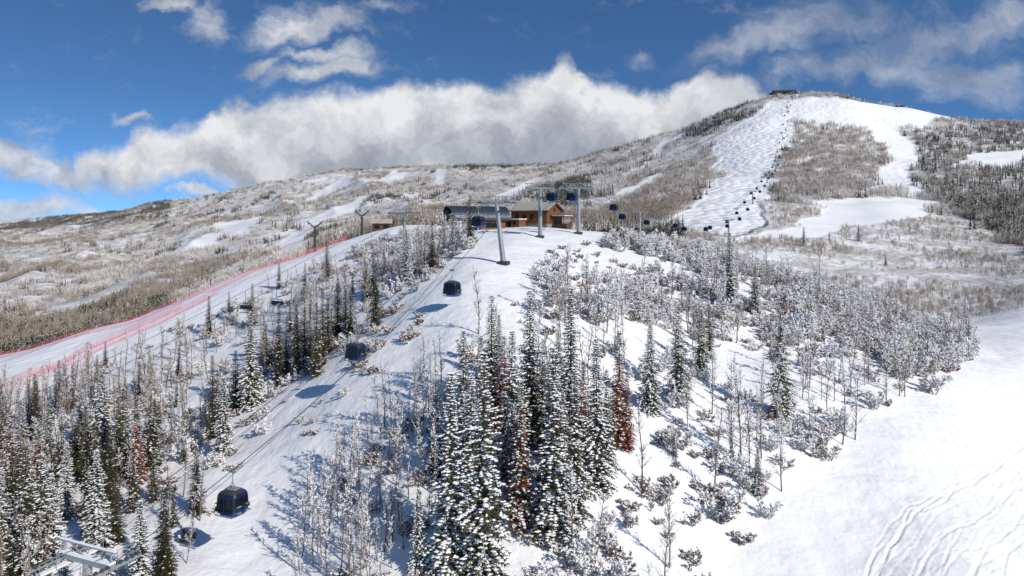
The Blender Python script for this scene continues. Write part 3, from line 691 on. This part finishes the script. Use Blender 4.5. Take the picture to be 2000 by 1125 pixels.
def station():
    e=bpy.data.objects.new('gondola_station',None); COL.objects.link(e)
    cx,cy=-9.0,180; gz=h1(cx,cy); e.location=(cx,cy,gz-.1); e.rotation_euler=(0,0,math.radians(28))
    L2=7.8;W=3.9;z0=2.6;hz=3.7;n=18
    mb=MB(); k=len(mb.v)
    for xx,sl in ((-L2,0),(L2,0)):
        for i in range(n+1):
            t=math.pi*i/n; 
            xo=xx-(1.2*math.sin(t) if xx<0 else 0)
            mb.v.append((xo,-math.cos(t)*W,z0+math.sin(t)*hz))
    for xx in (-L2,L2):
        for i in range(n+1):
            t=math.pi*i/n; xo=xx-(1.2*math.sin(t) if xx<0 else 0); mb.v.append((xo,-math.cos(t)*(W-.18),z0+math.sin(t)*(hz-.18)))
    q=n+1
    for i in range(n):
        mb.f.append((i,i+1,q+i+1,q+i)); mb.m.append(0); mb.f.append((2*q+i,3*q+i,3*q+i+1,2*q+i+1)); mb.m.append(1)
        mb.f.append((i,2*q+i,2*q+i+1,i+1)); mb.m.append(2); mb.f.append((q+i,q+i+1,3*q+i+1,3*q+i)); mb.m.append(2)
    for j in range(1,12):
        xx=-L2+j*2*L2/12
        for i in range(n):
            t=math.pi*i/n;t1=math.pi*(i+1)/n
            mb.tube((xx,-math.cos(t)*(W+.02),z0+math.sin(t)*(hz+.02)),(xx,-math.cos(t1)*(W+.02),z0+math.sin(t1)*(hz+.02)),.04,.04,4,0)
    obj('barrel_roof',mb.mesh('barrel_roof',[M_roof,M_dark,M_steel],False),parent=e)
    mb=MB()
    for xx,mi in ((-L2+.5,1),(L2-.1,1)):
        k=len(mb.v)
        for i in range(n+1):
            t=math.pi*i/n; mb.v.append((xx,-math.cos(t)*(W-.2),z0+math.sin(t)*(hz-.2)))
        mb.f.append(tuple(range(k,k+n+1))); mb.m.append(mi)
    for yy in (-2.6,-1.3,0,1.3,2.6): 
        hh=hz*math.sqrt(1-(yy/W)**2)-.3; mb.box((-L2+.42,yy,z0+hh/2),(.05,.05,hh/2),0)
    mb.box((-L2+.42,0,z0+1.5),(.05,3.4,.05),0)
    obj('arched_glazing',mb.mesh('glazing',[M_steel,M_glass]),parent=e)
    mb=MB()
    mb.box((0,0,z0-.1),(L2,W-.3,.12),1); mb.box((-L2+.2,0,z0-.35),(1.6,W+.3,.14),0)
    for xx in (-5.5,-1,5): 
        for yy in (-2.2,2.2): mb.tube((xx,yy,-.5),(xx,yy,z0),.28,.28,8,0,True)
    mb.box((3,0,1.2),(3.6,3.0,1.35),2); mb.box((3,-3.03,1.3),(2.2,.04,.6),3)
    for i in range(14): mb.tube((-L2-1.2+i*.6,-W-.2,z0-.3),(-L2-1.2+i*.6,-W-.2,z0+.6),.03,.03,4,0)
    mb.tube((-L2-1.2,-W-.2,z0+.6),(-L2+7,-W-.2,z0+.6),.035,.035,4,0)
    obj('platform_and_columns',mb.mesh('platform',[M_steel,M_dark,M_wood,M_glass]),parent=e)
station()
def small_hut(name,px,d,hx,hy,hz,roofm,rz,wallm=M_wood2,lift=0,over=.5):
    x=U(px)*d; gz=h1(x,d); e=bpy.data.objects.new(name,None); COL.objects.link(e); e.location=(x,d,gz-.3+lift); e.rotation_euler=(0,0,rz)
    mb=MB(); mb.box((0,0,hz/2),(hx,hy,hz/2),0)
    for s in (-1,1):
        mb.tri((s*hx,-hy,hz),(s*hx,hy,hz),(s*hx,0,hz+hy*.5),0)
    obj('walls',mb.mesh('walls',[wallm]),parent=e)
    mb=MB()
    for s in (-1,1):
        t_=Vector((0,s*1,-.5)).normalized(); n_=Vector((0,s*.5,1)).normalized(); ll=hy*1.118/2+over/2
        mb.box(Vector((0,s*hy/2,hz+hy*.25+.12))+t_*over/2,(hx+over,ll,.1),0,(Vector((1,0,0)),t_,n_))
    obj('roof',mb.mesh('roof',[roofm]),parent=e)
    mb=MB(); nw=max(2,int(hx/1.6))
    for i in range(nw): mb.box((-hx+(i+.5)*2*hx/nw,-hy-.03,hz*.55),(hx/nw*.55,.04,hz*.22),0)
    obj('windows',mb.mesh('windows',[M_glass]),parent=e)
small_hut('lift_operator_cabin',745,212,2.8,2.2,2.6,M_tanroof,.2,M_wood2)
small_hut('lift_operator_cabin',1100,196,1.8,1.5,2.4,M_tanroof,-.5,M_wood2)
small_hut('summit_lodge',1532,1455,22,8,8,M_wood2,-.1,M_dark,over=2)
small_hut('summit_lodge',1513,1448,10,7,6,M_roof,.3,M_wood2,over=1.5)
small_hut('summit_hut',1757,1470,6,4,4,M_wood2,0,M_wood,over=1)
small_hut('ridge_restaurant',810,2270,22,8,6,M_roof,0,M_wood2,over=2)

# ------------------------------------------------------------------ safety netting
m=bpy.data.materials.new('red_netting'); nt=nodes_of(m); N=nt.nodes; L=nt.links
out=nn('ShaderNodeOutputMaterial'); di=nn('ShaderNodeBsdfDiffuse'); di.inputs[0].default_value=(.62,.15,.18,1)
tr=nn('ShaderNodeBsdfTransparent'); mx=nn('ShaderNodeMixShader'); mx.inputs[0].default_value=.26
L.new(tr.outputs[0],mx.inputs[1]); L.new(di.outputs[0],mx.inputs[2]); L.new(mx.outputs[0],out.inputs[0]); M_net=m
M_red=mat('red_pole',(.5,.10,.10),rough=.5)
def fence(pl,hh=1.5,dmin=90,dmax=225):
    mb=MB(); w_=[G(a,b_,dmin,dmax)[:2] for a,b_ in pl]; prev=None
    for i in range(len(w_)-1):
        a=Vector(w_[i]);b_=Vector(w_[i+1]); n_=max(1,int((b_-a).length/2.5))
        for k in range(n_):
            p=a.lerp(b_,k/n_)+Vector((rng.uniform(-.15,.15),rng.uniform(-.15,.15))); z=h1(p.x,p.y); c=Vector((p.x,p.y,z))
            mb.tube(c-Vector((0,0,.3)),c+Vector((0,0,hh+.2)),.025,.02,5,1)
            if prev is not None:
                q=len(mb.v); mb.v+= [tuple(prev+Vector((0,0,.1))),tuple(c+Vector((0,0,.1))),tuple(c+Vector((0,0,hh))),tuple(prev+Vector((0,0,hh-.06)))]
                mb.f.append((q,q+1,q+2,q+3)); mb.m.append(0)
            prev=c
    return obj('red_safety_fence',mb.mesh('fence',[M_net,M_red]))
fence([(-60,718),(0,700),(150,660),(300,614),(420,567),(500,532),(600,500),(690,466)])
fence([(-40,790),(20,765),(120,720),(220,675),(300,640),(400,590),(450,560)])
fence([(-40,775),(40,742),(160,690),(300,630),(380,590)])
fence([(520,500),(560,480),(600,470)],3,400,900)

# ------------------------------------------------------------------ light, sky, camera
A_=math.radians(134); E_=math.radians(33)
s=Vector((math.sin(A_)*math.cos(E_),math.cos(A_)*math.cos(E_),math.sin(E_)))
sl=bpy.data.lights.new('sun','SUN'); sl.energy=4.5; sl.angle=math.radians(.5); sl.color=(1,.945,.86)
so=bpy.data.objects.new('sun',sl); COL.objects.link(so); so.rotation_euler=s.to_track_quat('Z','Y').to_euler()
wd=bpy.data.worlds.new('World'); scene.world=wd; wd.use_nodes=True; nt=wd.node_tree; nt.nodes.clear(); N=nt.nodes; L=nt.links
out=nn('ShaderNodeOutputWorld'); bg=nn('ShaderNodeBackground'); bg.inputs[1].default_value=.1; L.new(bg.outputs[0],out.inputs[0])
tc=nn('ShaderNodeTexCoord'); sep=nn('ShaderNodeSeparateXYZ'); L.new(tc.outputs['Generated'],sep.inputs[0])
sky=nn('ShaderNodeTexSky',sky_type='NISHITA'); sky.sun_disc=False; sky.sun_elevation=E_; sky.sun_rotation=A_
sky.altitude=2500; sky.dust_density=.2; sky.air_density=1.0; sky.ozone_density=2.0
cz=nn('ShaderNodeCombineXYZ'); L.new(sep.outputs[0],cz.inputs[0]); L.new(sep.outputs[1],cz.inputs[1])
L.new(mth('ADD',mth('MULTIPLY',mth('MAXIMUM',sep.outputs[2],-.02),1.9),.10),cz.inputs[2])
nrm=nn('ShaderNodeVectorMath',operation='NORMALIZE'); L.new(cz.outputs[0],nrm.inputs[0]); L.new(nrm.outputs[0],sky.inputs[0])
tint=nn('ShaderNodeMix',data_type='RGBA',blend_type='MULTIPLY'); tint.inputs[0].default_value=1; L.new(sky.outputs[0],tint.inputs[6]); tint.inputs[7].default_value=(.74,1.14,1.40,1)
ym=mth('MAXIMUM',sep.outputs[1],.15); u0=mth('DIVIDE',sep.outputs[0],ym); v0=mth('DIVIDE',sep.outputs[2],ym)
pv=nn('ShaderNodeCombineXYZ'); L.new(u0,pv.inputs[0]); L.new(v0,pv.inputs[1])
def wnoise(vec,sc,det,ro=.55,out_=0):
    x=nn('ShaderNodeTexNoise'); x.inputs['Scale'].default_value=sc; x.inputs['Detail'].default_value=det; x.inputs['Roughness'].default_value=ro; L.new(vec,x.inputs['Vector']); return x.outputs[out_]
def vmath(op,a,b_):
    x=nn('ShaderNodeVectorMath',operation=op)
    for k,v_ in enumerate((a,b_)):
        if isinstance(v_,tuple): x.inputs[k].default_value=v_
        elif isinstance(v_,(int,float)): x.inputs['Scale'].default_value=v_
        else: L.new(v_,x.inputs[k])
    return x.outputs[0]
nc=wnoise(pv.outputs[0],8,6,.60,1)
dst=vmath('SCALE',vmath('SUBTRACT',nc,(.5,.5,.5)),.13)
p2=vmath('ADD',pv.outputs[0],dst); s2=nn('ShaderNodeSeparateXYZ'); L.new(p2,s2.inputs[0])
def curve(pl,inp):
    x=nn('ShaderNodeFloatCurve'); c=x.mapping.curves[0]; P_=[((U(a)+.8)/1.6,((HZ-b_)/F)/.35) for a,b_ in pl]
    P_=[(min(max(a,0),1),min(max(b_,0),1)) for a,b_ in P_]
    c.points[0].location=P_[0]; c.points[1].location=P_[-1]
    for q in P_[1:-1]: c.points.new(*q)
    x.mapping.update(); L.new(inp,x.inputs['Value']); return mth('MULTIPLY',x.outputs[0],.35)
un=mth('DIVIDE',mth('ADD',s2.outputs[0],.8),1.6)
vt=curve([(-66,300),(0,276),(70,288),(130,325),(165,290),(240,275),(300,240),(380,230),(425,188),(470,168),(520,200),(620,192),(700,180),(860,155),(1000,152),(1060,132),(1092,104),(1140,152),(1220,168),(1300,162),(1380,134),(1440,146),(1500,170),(1540,215),(1640,280),(2066,330)],un)
vb=curve([(-66,330),(0,318),(100,345),(200,362),(330,366),(430,366),(600,385),(800,430),(2066,440)],un)
dep=mth('SUBTRACT',vt,s2.outputs[1])
mtop=mrange(dep,-.006,.026); mbot=mrange(mth('SUBTRACT',s2.outputs[1],vb),-.01,.03)
main_=mth('MULTIPLY',mtop,mbot)
def ell(px,py,a,b_,rot=0):
    mp=nn('ShaderNodeMapping',vector_type='TEXTURE'); mp.inputs['Location'].default_value=(U(px),(HZ-py)/F,0); mp.inputs['Rotation'].default_value=(0,0,math.radians(rot)); mp.inputs['Scale'].default_value=(a/F,b_/F,1)
    L.new(p2,mp.inputs[0]); g=nn('ShaderNodeTexGradient',gradient_type='SPHERICAL'); L.new(mp.outputs[0],g.inputs[0]); return g.outputs[1]
def union(l):
    r=l[0]
    for q in l[1:]: r=mth('MAXIMUM',r,q)
    return r
stretch=nn('ShaderNodeMapping'); stretch.inputs['Rotation'].default_value=(0,0,math.radians(-14)); stretch.inputs['Scale'].default_value=(1,2.2,1); L.new(p2,stretch.inputs[0])
wn=wnoise(stretch.outputs[0],7,6,.66)
e1=union([ell(590,40,190,60,10),ell(640,135,150,45,5),ell(640,95,150,34,0),ell(400,40,80,60,-20),ell(520,125,70,34,20),ell(265,232,44,18,0),ell(340,5,80,30,0)])
e2=union([ell(1450,95,210,50,8),ell(1600,50,230,65,12),ell(1850,60,300,80,10),ell(1640,130,260,46,8),ell(1880,150,280,70,-5),ell(1250,108,60,30,0),ell(1980,20,140,70,0),ell(750,5,120,22,0)])
e3=union([ell(60,405,230,36,3),ell(200,410,110,26,0),ell(400,385,100,16,-5),ell(30,310,150,52,-14),ell(130,340,130,44,-10)])
wz=mth('SUBTRACT',wn,.5)
a1=mth('MULTIPLY',mrange(mth('ADD',e1,mth('MULTIPLY',wz,2.0)),.06,1.0),.9)
a2=mth('MULTIPLY',mrange(mth('ADD',e2,mth('MULTIPLY',wz,1.8)),.06,1.15),.52)
a3=mth('MULTIPLY',mrange(mth('ADD',e3,mth('MULTIPLY',wz,1.3)),.08,.8),.85)
alpha=mth('MAXIMUM',main_,mth('MAXIMUM',a1,mth('MAXIMUM',a2,a3)))
na_=wnoise(p2,6,5,.60); nb_=wnoise(vmath('ADD',p2,(.02,.03,0)),6,5,.60)
rel=mth('MULTIPLY',mth('SUBTRACT',na_,nb_),1.6)  # cloud relief: sun-side lighting painted in from an offset noise difference
lum=mrange(mth('ADD',dep,mth('MULTIPLY',mth('SUBTRACT',na_,.5),.12)),0.0,.125,.95,.46,False)  # painted cloud shading: bright near the top edge, grey deeper down
lumf=nn('ShaderNodeMix'); L.new(main_,lumf.inputs[0]); lumf.inputs[2].default_value=.68; L.new(lum,lumf.inputs[3])
lt=mth('ADD',lumf.outputs[0],rel); lt=mth('MINIMUM',mth('MAXIMUM',lt,.34),.97)
cr=nn('ShaderNodeValToRGB'); cr.color_ramp.elements[0].position=.3; cr.color_ramp.elements[0].color=(.27,.31,.38,1); cr.color_ramp.elements[1].position=.92; cr.color_ramp.elements[1].color=(.82,.83,.85,1)
e_=cr.color_ramp.elements.new(.55); e_.color=(.42,.45,.51,1); L.new(lt,cr.inputs[0])
c10=vmath('SCALE',cr.outputs[0],10.)
fin=mixc(alpha,tint.outputs[2],c10); L.new(fin,bg.inputs[0])
cam=bpy.data.cameras.new('camera'); co_=bpy.data.objects.new('camera',cam); COL.objects.link(co_); co_.location=(0,0,0); co_.rotation_euler=(math.radians(90),0,0)
cam.sensor_width=36; cam.lens=F/2000*36; cam.shift_y=-(562.5-HZ)/2000; cam.clip_end=20000; cam.clip_start=.5; scene.camera=co_
scene.view_settings.view_transform='Standard'; scene.view_settings.look='None'; scene.view_settings.exposure=0
